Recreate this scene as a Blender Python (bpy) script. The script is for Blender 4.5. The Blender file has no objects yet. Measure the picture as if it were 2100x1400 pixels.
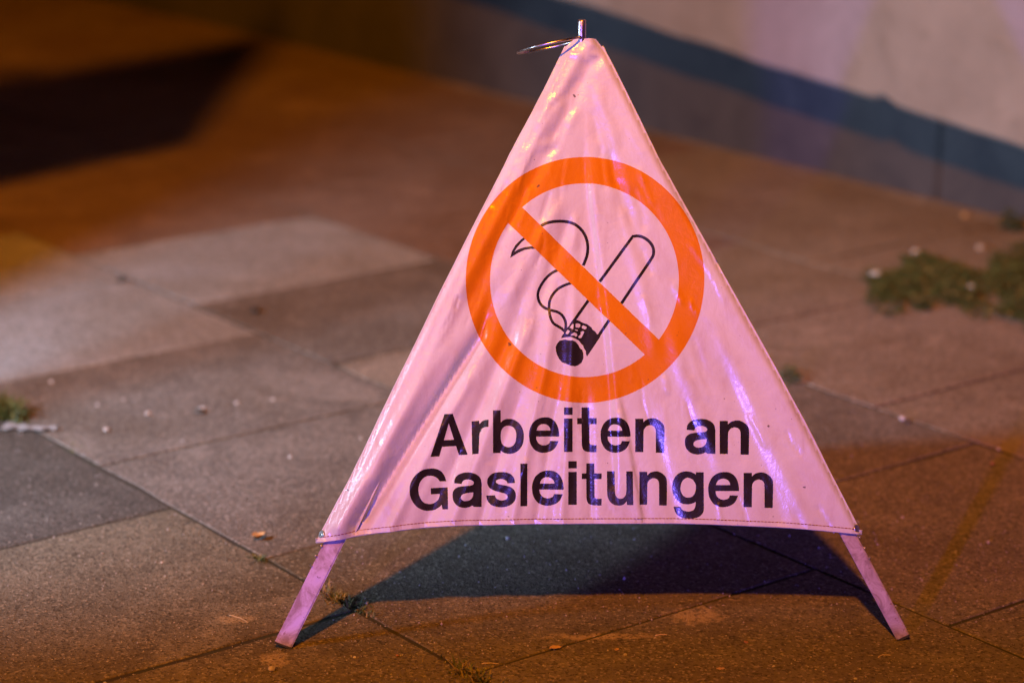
import bpy, bmesh, math, random
import numpy as np
from mathutils import Vector, Matrix
from mathutils.geometry import delaunay_2d_cdt

R = math.radians
random.seed(7)
rng = np.random.default_rng(7)
scene = bpy.context.scene
C = scene.collection
PI = math.pi

# ------------------------------------------------------------------ camera, world, exposure
F, PITCH, H = 5000.0, R(16.3), 1.6                      # focal length in photo pixels, tilt, eye height
cam = bpy.data.cameras.new('camera')
camo = bpy.data.objects.new('camera', cam); C.objects.link(camo)
camo.location = (0, 0, H); camo.rotation_euler = (PI / 2 - PITCH, 0, 0)
cam.sensor_width = 36; cam.lens = 36 * F / 2100
cam.clip_start = 0.05; cam.clip_end = 500
cam.dof.use_dof = True; cam.dof.focus_distance = 3.99; cam.dof.aperture_fstop = 1.9
cam.dof.aperture_blades = 0
scene.cycles.caustics_reflective = False; scene.cycles.caustics_refractive = False
scene.camera = camo

world = bpy.data.worlds.new('World'); scene.world = world; world.use_nodes = True
wn = world.node_tree
sky = wn.nodes.new('ShaderNodeTexSky'); sky.sky_type = 'NISHITA'; sky.sun_disc = False
sky.sun_elevation = R(-3.0); sky.sun_rotation = R(200); sky.air_density = 1.5
wn.links.new(sky.outputs[0], wn.nodes['Background'].inputs[0])
wn.nodes['Background'].inputs[1].default_value = 0.045

scene.view_settings.view_transform = 'Standard'; scene.view_settings.look = 'None'
scene.view_settings.exposure = 0.0; scene.view_settings.gamma = 1.0
scene.view_settings.use_curve_mapping = False

# lamps that light the street at night; each one hangs in the fixture built further down
LAMPS = dict(
    sodium=dict(loc=(-1.37, -1.49, 6.5), aim=(-0.4, 8.5, 0), color=(1.0, 0.288, 0.0), power=5800, radius=0.15, size=64, blend=1.0),
    flood=dict(loc=(-2.4, 3.15, 1.40), aim=(-0.08, 6.7, 0), color=(0.50, 0.71, 1.0), power=980, radius=0.17, size=86, blend=1.0),
    beacon=dict(loc=(-3.2, -4.86, 0.96), aim=None, color=(0.20, 0.12, 1.0), power=2600, radius=0.07),
    bar=dict(loc=(-0.9, -5.2, 2.75), aim=(0.1, 3.9, 0.5), color=(0.22, 0.12, 1.0), power=20, size=1.3),
)

# ------------------------------------------------------------------ pixel helpers (a pixel is only a direction)
def ray(x, y):
    a = (x - 1050) / F; b = (700 - y) / F
    return np.array([a, math.cos(PITCH) + b * math.sin(PITCH), -math.sin(PITCH) + b * math.cos(PITCH)])
CAM = np.array([0, 0, H])
def ground(x, y, z=0.0):
    d = ray(x, y); return CAM + d * ((z - H) / d[2])
def on_plane(x, y, P, n):
    d = ray(x, y); return CAM + d * (np.dot(P - CAM, n) / np.dot(d, n))

# ------------------------------------------------------------------ object helpers
def tag(o, label=None, cat=None, group=None, kind=None):
    for k, v in (('label', label), ('category', cat), ('group', group), ('kind', kind)):
        if v: o[k] = v
    return o
def empty(name, loc=(0, 0, 0), rz=0):
    o = bpy.data.objects.new(name, None); C.objects.link(o)
    o.location = loc; o.rotation_euler = (0, 0, rz); o.empty_display_size = 0.1
    return o
def link(name, me, mat=None, parent=None):
    o = bpy.data.objects.new(name, me); C.objects.link(o)
    if mat: me.materials.append(mat)
    if parent: o.parent = parent
    return o
def from_bm(name, bm, mat, parent=None, smooth=False):
    bmesh.ops.recalc_face_normals(bm, faces=bm.faces)
    me = bpy.data.meshes.new(name); bm.to_mesh(me); bm.free()
    if smooth:
        for p in me.polygons: p.use_smooth = True
    return link(name, me, mat, parent)
def add_box(bm, c, s, bev=0.0, M=None):
    r = bmesh.ops.create_cube(bm, size=1)
    vs = r['verts']
    for v in vs:
        v.co = Vector((v.co.x * s[0], v.co.y * s[1], v.co.z * s[2]))
    if bev:
        es = list({e for v in vs for e in v.link_edges})
        q = bmesh.ops.bevel(bm, geom=es, offset=bev, segments=2, affect='EDGES', profile=0.5)
        vs = list({v for f in q['faces'] for v in f.verts} | {v for v in vs if v.is_valid})
    for v in vs:
        p = v.co + Vector(c)
        v.co = M @ p if M else p
def add_tube(bm, pts, rad, n=10, caps=True, closed=False):
    pts = [Vector(p) for p in pts]
    rads = rad if isinstance(rad, (list, tuple)) else [rad] * len(pts)
    rings = []; prev = None
    m = len(pts)
    for i, p in enumerate(pts):
        a = pts[(i - 1) % m] if (closed or i > 0) else p
        b = pts[(i + 1) % m] if (closed or i < m - 1) else p
        t = (b - a).normalized()
        u = prev - t * prev.dot(t) if prev else t.orthogonal()
        u.normalize(); prev = u
        w = t.cross(u)
        rings.append([bm.verts.new(p + (u * math.cos(2 * PI * k / n) + w * math.sin(2 * PI * k / n)) * rads[i]) for k in range(n)])
    for i in range(m if closed else m - 1):
        r0, r1 = rings[i], rings[(i + 1) % m]
        for k in range(n):
            bm.faces.new((r0[k], r0[(k + 1) % n], r1[(k + 1) % n], r1[k]))
    if caps and not closed:
        bm.faces.new(rings[0][::-1]); bm.faces.new(rings[-1])

# ------------------------------------------------------------------ materials
class Nodes:
    def __init__(s, name):
        s.m = bpy.data.materials.new(name); s.m.use_nodes = True
        s.t = s.m.node_tree; s.b = s.t.nodes['Principled BSDF']
    def n(s, typ, **kw):
        nd = s.t.nodes.new('ShaderNode' + typ)
        for k, v in kw.items():
            if k in nd.inputs: nd.inputs[k].default_value = v
            else: setattr(nd, k, v)
        return nd
    def l(s, a, b): s.t.links.new(a, b)
    def noise(s, vec, scale, detail=4, rough=0.55, dist=0.0):
        nd = s.n('TexNoise'); nd.inputs['Scale'].default_value = scale; nd.inputs['Detail'].default_value = detail
        nd.inputs['Roughness'].default_value = rough; nd.inputs['Distortion'].default_value = dist
        if vec is not None: s.l(vec, nd.inputs['Vector'])
        return nd.outputs['Fac']
    def ramp(s, fac, *stops):
        nd = s.n('ValToRGB'); cr = nd.color_ramp
        while len(cr.elements) < len(stops): cr.elements.new(0.5)
        for e, (p, c) in zip(cr.elements, stops):
            e.position = p; e.color = (*c, 1) if len(c) == 3 else c
        s.l(fac, nd.inputs['Fac']); return nd.outputs['Color']
    def mix(s, fac, a, b, mode='MIX'):
        nd = s.n('Mix', data_type='RGBA', blend_type=mode)
        for key, v in ((0, fac), (6, a), (7, b)):
            if hasattr(v, 'is_linked'): s.l(v, nd.inputs[key])
            else: nd.inputs[key].default_value = v if key == 0 else (*v, 1)
        return nd.outputs[2]
    def math(s, op, a, b=0.0, clamp=False):
        nd = s.n('Math', operation=op, use_clamp=clamp)
        for i, v in enumerate((a, b)):
            if hasattr(v, 'is_linked'): s.l(v, nd.inputs[i])
            else: nd.inputs[i].default_value = v
        return nd.outputs[0]
    def bump(s, h, strength, dist, normal=None):
        nd = s.n('Bump'); nd.inputs['Strength'].default_value = strength; nd.inputs['Distance'].default_value = dist
        s.l(h, nd.inputs['Height'])
        if normal is not None: s.l(normal, nd.inputs['Normal'])
        return nd.outputs['Normal']
    def pos(s): return s.n('NewGeometry').outputs['Position']
    def obj(s): return s.n('TexCoord').outputs['Object']
    def set(s, **kw):
        for k, v in kw.items():
            i = s.b.inputs[k.replace('_', ' ')]
            if hasattr(v, 'is_linked'): s.l(v, i)
            elif isinstance(v, tuple): i.default_value = (*v, 1)
            else: i.default_value = v
        return s.m

SAND_AND_GLOW = [(*ground(1425, 1262)[:2], .055, .040), (*ground(565, 1352)[:2], .030, .035), (*ground(485, 1268)[:2], .035, .020), (*ground(1230, 1305)[:2], .10, .018)]  # the spot at the left foot paints light reflected off the leg
def mat_concrete(name, lo, hi, coarse=1.0):
    N = Nodes(name); p = N.pos()
    rnd = N.n('ObjectInfo').outputs['Random']
    big = N.noise(p, 1.7, 5, 0.6, 0.4)
    mid = N.noise(p, 9.0, 5, 0.65, 0.6)
    base = N.mix(N.ramp(mid, (0.30, (0, 0, 0)), (0.72, (1, 1, 1))), lo, hi)
    base = N.mix(N.ramp(rnd, (0.0, (0.10,) * 3), (1.0, (0.32,) * 3)), base, tuple(c * 0.62 for c in lo))
    stain = N.ramp(big, (0.44, (0, 0, 0)), (0.62, (0.62,) * 3))
    base = N.mix(stain, base, tuple(c * k for c, k in zip(lo, (0.78, 0.68, 0.55))))
    worn = N.ramp(N.noise(p, 2.6, 6, 0.7, 1.0), (0.56, (0, 0, 0)), (0.70, (0.55,) * 3))
    base = N.mix(worn, base, tuple(min(1, c * 1.28) for c in hi))
    # sandy smears on the slabs, and light off the leg painted by the left foot
    for (cx, cy, ax_, ay_) in SAND_AND_GLOW:
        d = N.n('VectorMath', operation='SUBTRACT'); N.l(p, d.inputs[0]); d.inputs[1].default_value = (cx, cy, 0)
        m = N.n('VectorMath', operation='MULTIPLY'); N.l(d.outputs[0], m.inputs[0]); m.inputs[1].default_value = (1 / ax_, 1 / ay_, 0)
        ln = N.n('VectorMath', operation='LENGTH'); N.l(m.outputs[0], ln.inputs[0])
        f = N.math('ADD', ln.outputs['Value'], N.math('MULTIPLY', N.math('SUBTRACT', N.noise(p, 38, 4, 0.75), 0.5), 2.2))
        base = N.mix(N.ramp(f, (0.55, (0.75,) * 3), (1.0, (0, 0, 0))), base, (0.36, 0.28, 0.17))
    # small aggregate: pale and dark grains, pits between them
    v = N.n('TexVoronoi', feature='F1'); N.l(p, v.inputs['Vector']); v.inputs['Scale'].default_value = 230
    vc = N.n('SeparateColor'); N.l(v.outputs['Color'], vc.inputs[0])
    base = N.mix(N.ramp(vc.outputs[0], (0.86, (0, 0, 0)), (0.90, (0.38,) * 3)), base, tuple(min(1, c * 1.9) for c in hi))
    base = N.mix(N.ramp(vc.outputs[1], (0.80, (0, 0, 0)), (0.86, (0.60,) * 3)), base, tuple(c * 0.30 for c in lo))
    fine = N.noise(p, 420, 3, 0.7)
    pit = N.noise(p, 80, 5, 0.75)
    pitm = N.ramp(pit, (0.33, (1, 1, 1)), (0.46, (0, 0, 0)))
    base = N.mix(N.math('MULTIPLY', pitm, 0.72), base, tuple(c * 0.28 for c in lo))
    n1 = N.bump(v.outputs['Distance'], 0.55 * coarse, 0.0030)
    n2 = N.bump(N.math('ADD', pit, N.math('MULTIPLY', fine, 0.5)), 0.95 * coarse, 0.0048, n1)
    n3 = N.bump(mid, 0.35, 0.006, n2)
    return N.set(Base_Color=base, Roughness=N.ramp(mid, (0.3, (0.82,) * 3), (0.7, (0.96,) * 3)), Normal=n3, Specular_IOR_Level=0.15)

M = {}
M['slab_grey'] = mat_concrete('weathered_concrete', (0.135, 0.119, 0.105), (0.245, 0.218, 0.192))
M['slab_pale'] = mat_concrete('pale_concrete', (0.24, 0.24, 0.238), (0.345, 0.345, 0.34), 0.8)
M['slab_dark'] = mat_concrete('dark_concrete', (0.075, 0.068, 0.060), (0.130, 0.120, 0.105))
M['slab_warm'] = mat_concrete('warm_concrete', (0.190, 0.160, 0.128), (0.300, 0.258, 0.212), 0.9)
M['slab_rust'] = mat_concrete('rust_stained_concrete', (0.165, 0.116, 0.090), (0.255, 0.185, 0.145), 0.9)  # redder tone: the sodium light of the far left put into the colour
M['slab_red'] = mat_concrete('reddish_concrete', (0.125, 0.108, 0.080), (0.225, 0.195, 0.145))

def mat_dirt():
    N = Nodes('joint_dirt'); p = N.pos()
    a = N.noise(p, 14, 5, 0.65); b = N.noise(p, 260, 3, 0.7)
    col = N.mix(N.ramp(a, (0.40, (0, 0, 0)), (0.62, (1, 1, 1))), (0.026, 0.020, 0.013), (0.024, 0.027, 0.010))
    col = N.mix(N.ramp(b, (0.5, (0, 0, 0)), (0.75, (0.6,) * 3)), col, (0.055, 0.045, 0.035))
    return N.set(Base_Color=col, Roughness=0.95, Normal=N.bump(b, 0.8, 0.004))
M['dirt'] = mat_dirt()
def mat_asphalt():
    N = Nodes('asphalt'); p = N.pos()
    b = N.noise(p, 160, 3, 0.7)
    return N.set(Base_Color=N.ramp(b, (0.3, (0.03,) * 3), (0.75, (0.075, 0.072, 0.07))), Roughness=0.9, Normal=N.bump(b, 0.7, 0.004))
M['asphalt'] = mat_asphalt()

def mat_plaster():
    N = Nodes('roughcast_plaster'); p = N.pos()
    a = N.noise(p, 3.0, 6, 0.65, 0.5); b = N.noise(p, 55, 4, 0.7); c = N.noise(p, 11, 5, 0.7)
    col = N.mix(N.ramp(a, (0.35, (0, 0, 0)), (0.7, (1, 1, 1))), (0.20, 0.18, 0.165), (0.265, 0.24, 0.222))
    col = N.mix(N.ramp(c, (0.52, (0, 0, 0)), (0.72, (0.6,) * 3)), col, (0.16, 0.14, 0.12))
    col = N.mix(N.ramp(b, (0.55, (0, 0, 0)), (0.75, (0.35,) * 3)), col, (0.22, 0.20, 0.17))
    return N.set(Base_Color=col, Roughness=0.93, Normal=N.bump(N.math('ADD', b, N.math('MULTIPLY', c, 1.4)), 0.6, 0.008))
M['plaster'] = mat_plaster()
def mat_plinth():
    N = Nodes('painted_plinth'); p = N.pos()
    a = N.noise(p, 4.5, 6, 0.7, 0.7); b = N.noise(p, 40, 4, 0.7)
    col = N.mix(N.ramp(a, (0.35, (0, 0, 0)), (0.70, (1, 1, 1))), (0.032, 0.033, 0.042), (0.060, 0.059, 0.066))
    col = N.mix(N.ramp(b, (0.60, (0, 0, 0)), (0.78, (0.5,) * 3)), col, (0.16, 0.145, 0.13))
    return N.set(Base_Color=col, Roughness=0.8, Normal=N.bump(b, 0.35, 0.004))
M['plinth'] = mat_plinth()

def mat_vinyl(name, col, dirt, rough=0.27, worn=0.45, spec=0.55, coat=0.25):
    N = Nodes(name); p = N.obj()
    a = N.noise(p, 5.0, 6, 0.7, 0.8)
    st = N.n('Mapping'); st.inputs['Scale'].default_value = (26, 26, 3.2); N.l(p, st.inputs['Vector'])
    streak = N.noise(st.outputs[0], 1.0, 5, 0.7, 0.5)
    speck = N.noise(p, 150, 2, 0.6)
    base = N.mix(N.ramp(a, (0.45, (0, 0, 0)), (0.72, (worn,) * 3)), col, dirt)
    base = N.mix(N.ramp(streak, (0.52, (0, 0, 0)), (0.78, (worn * 1.2,) * 3)), base, dirt)
    sz_ = N.n('SeparateXYZ'); N.l(p, sz_.inputs[0])
    low = N.math('MULTIPLY', N.ramp(N.math('ADD', sz_.outputs[2], N.math('MULTIPLY', a, 0.22)), (0.26, (1, 1, 1)), (0.37, (0, 0, 0))), worn * .7)
    base = N.mix(low, base, dirt)                         # road dirt splashed up from the ground
    base = N.mix(N.ramp(speck, (0.745, (0, 0, 0)), (0.775, (0.75,) * 3)), base, (0.06, 0.035, 0.03))
    wob = N.n('VectorMath', operation='ADD'); nz = N.n('TexNoise'); nz.inputs['Scale'].default_value = 60; N.l(p, nz.inputs['Vector'])
    sc_ = N.n('VectorMath', operation='SCALE'); sc_.inputs['Scale'].default_value = 0.03; N.l(nz.outputs['Color'], sc_.inputs[0]); N.l(p, wob.inputs[0]); N.l(sc_.outputs[0], wob.inputs[1])
    vo = N.n('TexVoronoi'); vo.inputs['Scale'].default_value = 19; N.l(wob.outputs[0], vo.inputs['Vector'])
    vs_ = N.n('SeparateColor'); N.l(vo.outputs['Color'], vs_.inputs[0])
    mark = N.math('MULTIPLY', N.math('LESS_THAN', vo.outputs['Distance'], 0.055), N.math('GREATER_THAN', vs_.outputs[0], 0.62))
    base = N.mix(N.math('MULTIPLY', mark, 0.8), base, (0.05, 0.03, 0.028))
    wr = N.noise(p, 30, 4, 0.6, 0.3)
    fine = N.noise(p, 240, 2, 0.5)
    n1 = N.bump(wr, 0.26, 0.006)
    n2 = N.bump(fine, 0.05, 0.001, n1)
    return N.set(Base_Color=base, Roughness=N.ramp(a, (0.3, (rough - 0.06,) * 3), (0.75, (rough + 0.16,) * 3)), Normal=n2,
                 Specular_IOR_Level=spec, Coat_Weight=coat, Coat_Roughness=0.16, Coat_Normal=n1)
M['vinyl'] = mat_vinyl('white_pvc_fabric', (0.525, 0.60, 0.60), (0.36, 0.325, 0.285))
M['ink_orange'] = mat_vinyl('orange_red_print', (0.54, 0.20, 0.004), (0.38, 0.105, 0.002), spec=0.24, coat=0.08)
M['ink_black'] = mat_vinyl('black_print', (0.014, 0.012, 0.013), (0.030, 0.026, 0.024), 0.24, 0.5)
M['thread'] = Nodes('dark_red_thread').set(Base_Color=(0.20, 0.02, 0.02), Roughness=0.8)
def mat_metal(name, col, rough, scratch):
    N = Nodes(name); p = N.obj()
    a = N.noise(p, 22, 5, 0.7, 1.0); b = N.noise(p, 140, 3, 0.6)
    c = N.mix(N.ramp(a, (0.40, (0, 0, 0)), (0.62, (1, 1, 1))), col, scratch)
    c = N.mix(N.ramp(b, (0.64, (0, 0, 0)), (0.72, (0.8,) * 3)), c, (0.14, 0.06, 0.035))
    return N.set(Base_Color=c, Metallic=0.35, Roughness=N.ramp(a, (0.3, (rough,) * 3), (0.7, (rough + 0.22,) * 3)), Normal=N.bump(b, 0.08, 0.002))
M['galv'] = mat_metal('dull_galvanised_steel', (0.44, 0.385, 0.38), 0.42, (0.23, 0.18, 0.175))
M['bright'] = mat_metal('bright_steel', (0.72, 0.70, 0.68), 0.20, (0.55, 0.50, 0.48)); M['bright'].node_tree.nodes['Principled BSDF'].inputs['Metallic'].default_value = 1.0
M['dark_metal'] = mat_metal('dark_painted_steel', (0.05, 0.052, 0.055), 0.45, (0.09, 0.085, 0.08))
M['grey_paint'] = mat_metal('grey_painted_steel', (0.26, 0.27, 0.26), 0.5, (0.20, 0.20, 0.19))
M['rubber'] = Nodes('black_rubber').set(Base_Color=(0.02, 0.02, 0.02), Roughness=0.8)
def mat_leafy(name, a, b):
    N = Nodes(name); p = N.pos()
    return N.set(Base_Color=N.mix(N.noise(p, 60, 3, 0.6), a, b), Roughness=0.6)
M['grass'] = mat_leafy('green_grass', (0.026, 0.048, 0.010), (0.085, 0.11, 0.026))
M['grass_dry'] = mat_leafy('dry_grass', (0.12, 0.10, 0.03), (0.24, 0.19, 0.07))
M['leaf_dry'] = mat_leafy('dry_leaf', (0.30, 0.17, 0.07), (0.52, 0.36, 0.18))
M['stone'] = mat_leafy('pebble_stone', (0.24, 0.21, 0.20), (0.46, 0.42, 0.39))
M['stone_pale'] = mat_leafy('pale_pebble', (0.34, 0.32, 0.30), (0.52, 0.49, 0.46))
M['stone_red'] = mat_leafy('brick_chip', (0.24, 0.10, 0.07), (0.34, 0.16, 0.11))
M['twig'] = mat_leafy('pale_twig', (0.40, 0.31, 0.20), (0.58, 0.47, 0.33))
M['paper'] = mat_leafy('dirty_paper', (0.13, 0.13, 0.13), (0.24, 0.24, 0.24))

# ------------------------------------------------------------------ setting: ground, pavement, slabs
bm = bmesh.new(); bmesh.ops.create_grid(bm, x_segments=2, y_segments=2, size=150)
g_ = from_bm('ground', bm, M['asphalt']); g_.location.z = -0.06; tag(g_, 'dark asphalt ground reaching beyond the pavement', 'ground', kind='structure')

UA = np.array([math.cos(R(37)), math.sin(R(37))]); UB = np.array([math.cos(R(-53)), math.sin(R(-53))])
def st(s, t): return UA * s + UB * t
WP = ground(1340, 270)[:2]; WQ = ground(2092, 452)[:2]
WD = (WQ - WP) / np.linalg.norm(WQ - WP); WN = np.array([WD[1], -WD[0]])      # WN points to the street
if WN @ (np.array([0, 0]) - WP) < 0: WN = -WN

def sheet(name, pts, z, mat):
    me = bpy.data.meshes.new(name); me.from_pydata([(x, y, z) for x, y in pts], [], [tuple(range(len(pts)))]); me.update()
    o = link(name, me, mat)
    if me.polygons[0].normal.z < 0: me.flip_normals()
    return o
pv = [WP - WD * 9 - WN * 0.3, WP + WD * 9 - WN * 0.3, WP + WD * 9 + WN * 14, WP - WD * 9 + WN * 14]
pavement = tag(sheet('pavement', pv, -0.0027, M['dirt']), 'concrete slab pavement with dirt and moss in its joints', 'pavement', kind='structure')

SW, SL = 0.752, 0.63
offs = {0: -3.23, 1: -3.53, 2: -3.21, 3: -3.50}
def slab_mesh(sw, sl, seed):
    r = random.Random(seed)
    gap = 0.0034
    hs, ht = sw / 2 - gap, sl / 2 - gap
    per = []
    for (a, b) in (((-hs, -ht), (hs, -ht)), ((hs, -ht), (hs, ht)), ((hs, ht), (-hs, ht)), ((-hs, ht), (-hs, -ht))):
        for k in range(5):
            q = k / 5.0 + (r.uniform(-.06, .06) if k else 0)
            x = a[0] + (b[0] - a[0]) * q; y = a[1] + (b[1] - a[1]) * q
            j = r.uniform(0, 0.0022) + (r.random() < .12) * r.uniform(.002, .006)
            l = max(abs(x) / hs, abs(y) / ht)
            per.append((x - math.copysign(j, x) * (abs(x) > hs * .98), y - math.copysign(j, y) * (abs(y) > ht * .98)))
    n = len(per); vs = []; fs = []
    bv = 0.0016
    for (x, y) in per: vs.append((x, y, -0.05))
    for (x, y) in per: vs.append((x, y, -bv))
    for (x, y) in per: vs.append((x * (1 - bv / hs), y * (1 - bv / ht), 0))
    for k in range(n):
        k2 = (k + 1) % n
        fs.append((k, k2, n + k2, n + k)); fs.append((n + k, n + k2, 2 * n + k2, 2 * n + k))
    fs.append(tuple(range(2 * n, 3 * n)))
    me = bpy.data.meshes.new('slab'); me.from_pydata(vs, [], fs); me.update()
    return me
slab_bank = {}
for mk in ('slab_grey', 'slab_pale', 'slab_dark', 'slab_red', 'slab_warm', 'slab_rust'):
    slab_bank[mk] = []
    for q in range(5):
        me = slab_mesh(SW, SL, hash((mk, q)) % 9999 if False else q + 11 * len(slab_bank)); me.materials.append(M[mk]); slab_bank[mk].append(me)
rs = random.Random(3)
ANG = R(37)
for k in range(-6, 14):
    s0 = 2.105 + (k - 1) * SW
    o0 = offs.get(k, offs[k % 2])
    for j in range(-22, 16):
        t0 = o0 + j * SL
        c = st(s0 + SW / 2, t0 - SL / 2)
        x, y = c
        if not (1.9 < y < 13.5 and abs(x) < 0.24 * y + 1.5): continue
        if WN @ (c - WP) < -0.35: continue
        kind = 'slab_grey'
        u = rs.random()
        if u < .12: kind = 'slab_dark'
        elif u < .26: kind = 'slab_red'
        if k == 1 and t0 < -4.7 and t0 > -5.9: kind = 'slab_pale'
        if k == 2 and t0 < -4.9 and t0 > -5.6: kind = 'slab_pale'
        if k == 0 and -4.6 < t0 < -3.8: kind = 'slab_dark'
        if k in (1, 2, 3) and -4.3 < t0 < -2.5: kind = 'slab_grey'
        if k <= 1 and t0 > -3.3: kind = 'slab_red'
        if (k >= 3 or (k == 2 and -4.4 < t0 < -3.5)) and t0 > -7.5: kind = 'slab_warm'
        if kind != 'slab_pale' and y > 6.2 and x < 0.15: kind = 'slab_rust'  # far left slabs painted with the orange lamplight
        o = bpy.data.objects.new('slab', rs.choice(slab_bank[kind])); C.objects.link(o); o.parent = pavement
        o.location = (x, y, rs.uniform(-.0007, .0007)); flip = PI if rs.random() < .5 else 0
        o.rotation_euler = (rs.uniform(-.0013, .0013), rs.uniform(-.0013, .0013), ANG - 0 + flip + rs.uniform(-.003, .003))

# ------------------------------------------------------------------ building wall with plinth
OVER = 0.205
def wallpt(a, off, z): 
    p = WP + WD * a + WN * off
    return (p[0], p[1], z)
def wall_hit(x, y, off):
    P = np.array([*(WP + WN * off), 0.0]); n = np.array([*WN, 0.0])
    q = on_plane(x, y, P, n); return float((q[:2] - WP) @ WD), float(q[2])
a1, z1 = wall_hit(1516, 120, OVER); a2, z2 = wall_hit(2100, 310, OVER)
sl_ = (z2 - z1) / (a2 - a1)
def ztop(a): return max(0.12, min(0.60, z1 + sl_ * (a - a1)))
wall = empty('building_wall', wallpt(0.5, 0, 0))
tag(wall, 'pale roughcast building wall standing over a dark painted plinth', 'wall')
WI = Matrix.Translation(-Vector(wallpt(0.5, 0, 0)))
def prism(name, quad_top_bottom, o0, o1, mat, parent, inv):
    bm = bmesh.new()
    f = [bm.verts.new(inv @ Vector(wallpt(a, o0, z))) for a, z in quad_top_bottom]
    b = [bm.verts.new(inv @ Vector(wallpt(a, o1, z))) for a, z in quad_top_bottom]
    n = len(f)
    bm.faces.new(f); bm.faces.new(b[::-1])
    for i in range(n): bm.faces.new((f[i], b[i], b[(i + 1) % n], f[(i + 1) % n]))
    bmesh.ops.bevel(bm, geom=[e for e in bm.edges], offset=0.006, segments=2, affect='EDGES')
    return from_bm(name, bm, mat, parent)
# plinth in panels, with the open butt joint seen to the right
aj, _ = wall_hit(1925, 340, 0)
cuts = [-7.0, aj - 5.2, aj - 2.6, aj, aj + 2.6, aj + 6.0]
for c0, c1 in zip(cuts[:-1], cuts[1:]):
    prism('plinth_panel', [(c0 + .003, -.04), (c1 - .003, -.04), (c1 - .003, ztop(c1) + .02), (c0 + .003, ztop(c0) + .02)], 0.0, -0.10, M['plinth'], wall, WI)
# plaster face: its lower edge is ragged
ns = 260
bm = bmesh.new(); A0, A1 = -7.0, aj + 6.0
rr = random.Random(5); front = []; back = []; mid = []; top = []; lo2 = []
jit = 0
for i in range(ns + 1):
    a = A0 + (A1 - A0) * i / ns
    jit = jit * .75 + rr.uniform(-.003, .003)
    z = ztop(a) + jit
    if abs(a - aj + .04) < .05: z += .018
    front.append(bm.verts.new(WI @ Vector(wallpt(a, OVER, z + .012)))); lo2.append(bm.verts.new(WI @ Vector(wallpt(a, OVER - .012, z))))
    back.append(bm.verts.new(WI @ Vector(wallpt(a, -0.02, z))))
    mid.append(bm.verts.new(WI @ Vector(wallpt(a, OVER, 3.4)))); top.append(bm.verts.new(WI @ Vector(wallpt(a, -0.24, 3.4))))
for i in range(ns):
    for p, q in ((mid, front), (front, lo2), (lo2, back), (top, mid)):
        bm.faces.new((p[i], p[i + 1], q[i + 1], q[i]))
from_bm('plaster_face', bm, M['plaster'], wall)
prism('wall_core', [(A0, -.04), (A1, -.04), (A1, 3.39), (A0, 3.39)], -0.103, -0.24, M['plaster'], wall, WI)

# ------------------------------------------------------------------ the folding warning sign
Lf = ground(597, 1330); Rf = ground(1842, 1314)
w_ = np.linalg.norm(Rf - Lf); xh = (Rf - Lf) / w_
nb = np.array([-xh[1], xh[0], 0])
ctr = (Lf + Rf) / 2 + nb * w_ * math.sqrt(3) / 6
APZ = 0.952
Ap = ctr + np.array([-0.016, 0, APZ])
nrm = np.cross(Rf - Lf, Ap - Lf); nrm /= np.linalg.norm(nrm)
if nrm[1] > 0: nrm = -nrm                                   # points to the camera side
vh = np.cross(xh, nrm); vh = vh if vh[2] > 0 else -vh       # up the slope
O = (Lf + Rf) / 2
def uv(x, y):
    q = on_plane(x, y, O, nrm) - O
    return np.array([q @ xh, q @ vh])
def p2(pts): return np.array([uv(*q) for q in pts])
def crop(pts, ox, oy, sc): return [(ox + x / sc, oy + y / sc) for x, y in pts]

root = empty('warning_sign', tuple(ctr)); root['label'] = 'white triangular folding tripod warning sign reading Arbeiten an Gasleitungen with no-smoking symbol'
root['category'] = 'warning sign'
RI = Matrix.Translation(-Vector(ctr))

left_edge = [(648, 1112), (693, 1027), (732, 952), (793, 826), (855, 700), (930, 547), (1025, 360), (1053, 304), (1104.6, 206), (1151, 113), (1160, 95), (1177, 81)]
right_edge = [(1222, 80), (1236, 97), (1243, 108), (1300, 221), (1339, 300), (1369, 357), (1464, 527), (1481.5, 559), (1624, 816), (1700, 963), (1768, 1095)]
hem_edge = [(1640, 1083), (1520, 1077), (1400, 1073), (1240, 1073), (1080, 1074), (1000, 1076), (932, 1077), (852, 1083), (800, 1089), (750, 1095), (690, 1106)]
outline_px = left_edge + right_edge + hem_edge
def densify(pts, step):
    out = []
    n = len(pts)
    for i in range(n):
        a = np.array(pts[i]); b = np.array(pts[(i + 1) % n]); k = max(1, int(np.linalg.norm(b - a) / step))
        for j in range(k): out.append(a + (b - a) * j / k)
    return np.array(out)
outline = densify(p2(outline_px), 0.006)
edgeL = p2(left_edge); edgeR = p2(right_edge)

def seg_dist(P, poly):
    """distance, position along and signed side to a polyline"""
    best = np.full(len(P), 1e9); sgn = np.zeros(len(P)); al = np.zeros(len(P))
    lens = np.linalg.norm(np.diff(poly, axis=0), axis=1); tot = lens.sum(); acc = 0
    for i in range(len(poly) - 1):
        a, b = poly[i], poly[i + 1]; d = b - a; L = lens[i]
        t = np.clip(((P - a) @ d) / (L * L), 0, 1)
        q = P - (a + t[:, None] * d); dist = np.linalg.norm(q, axis=1)
        s = np.sign(d[0] * q[:, 1] - d[1] * q[:, 0])
        m = dist < best
        best[m] = dist[m]; sgn[m] = s[m]; al[m] = (acc + t[m] * L) / tot
        acc += L
    return best, sgn, al
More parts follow.
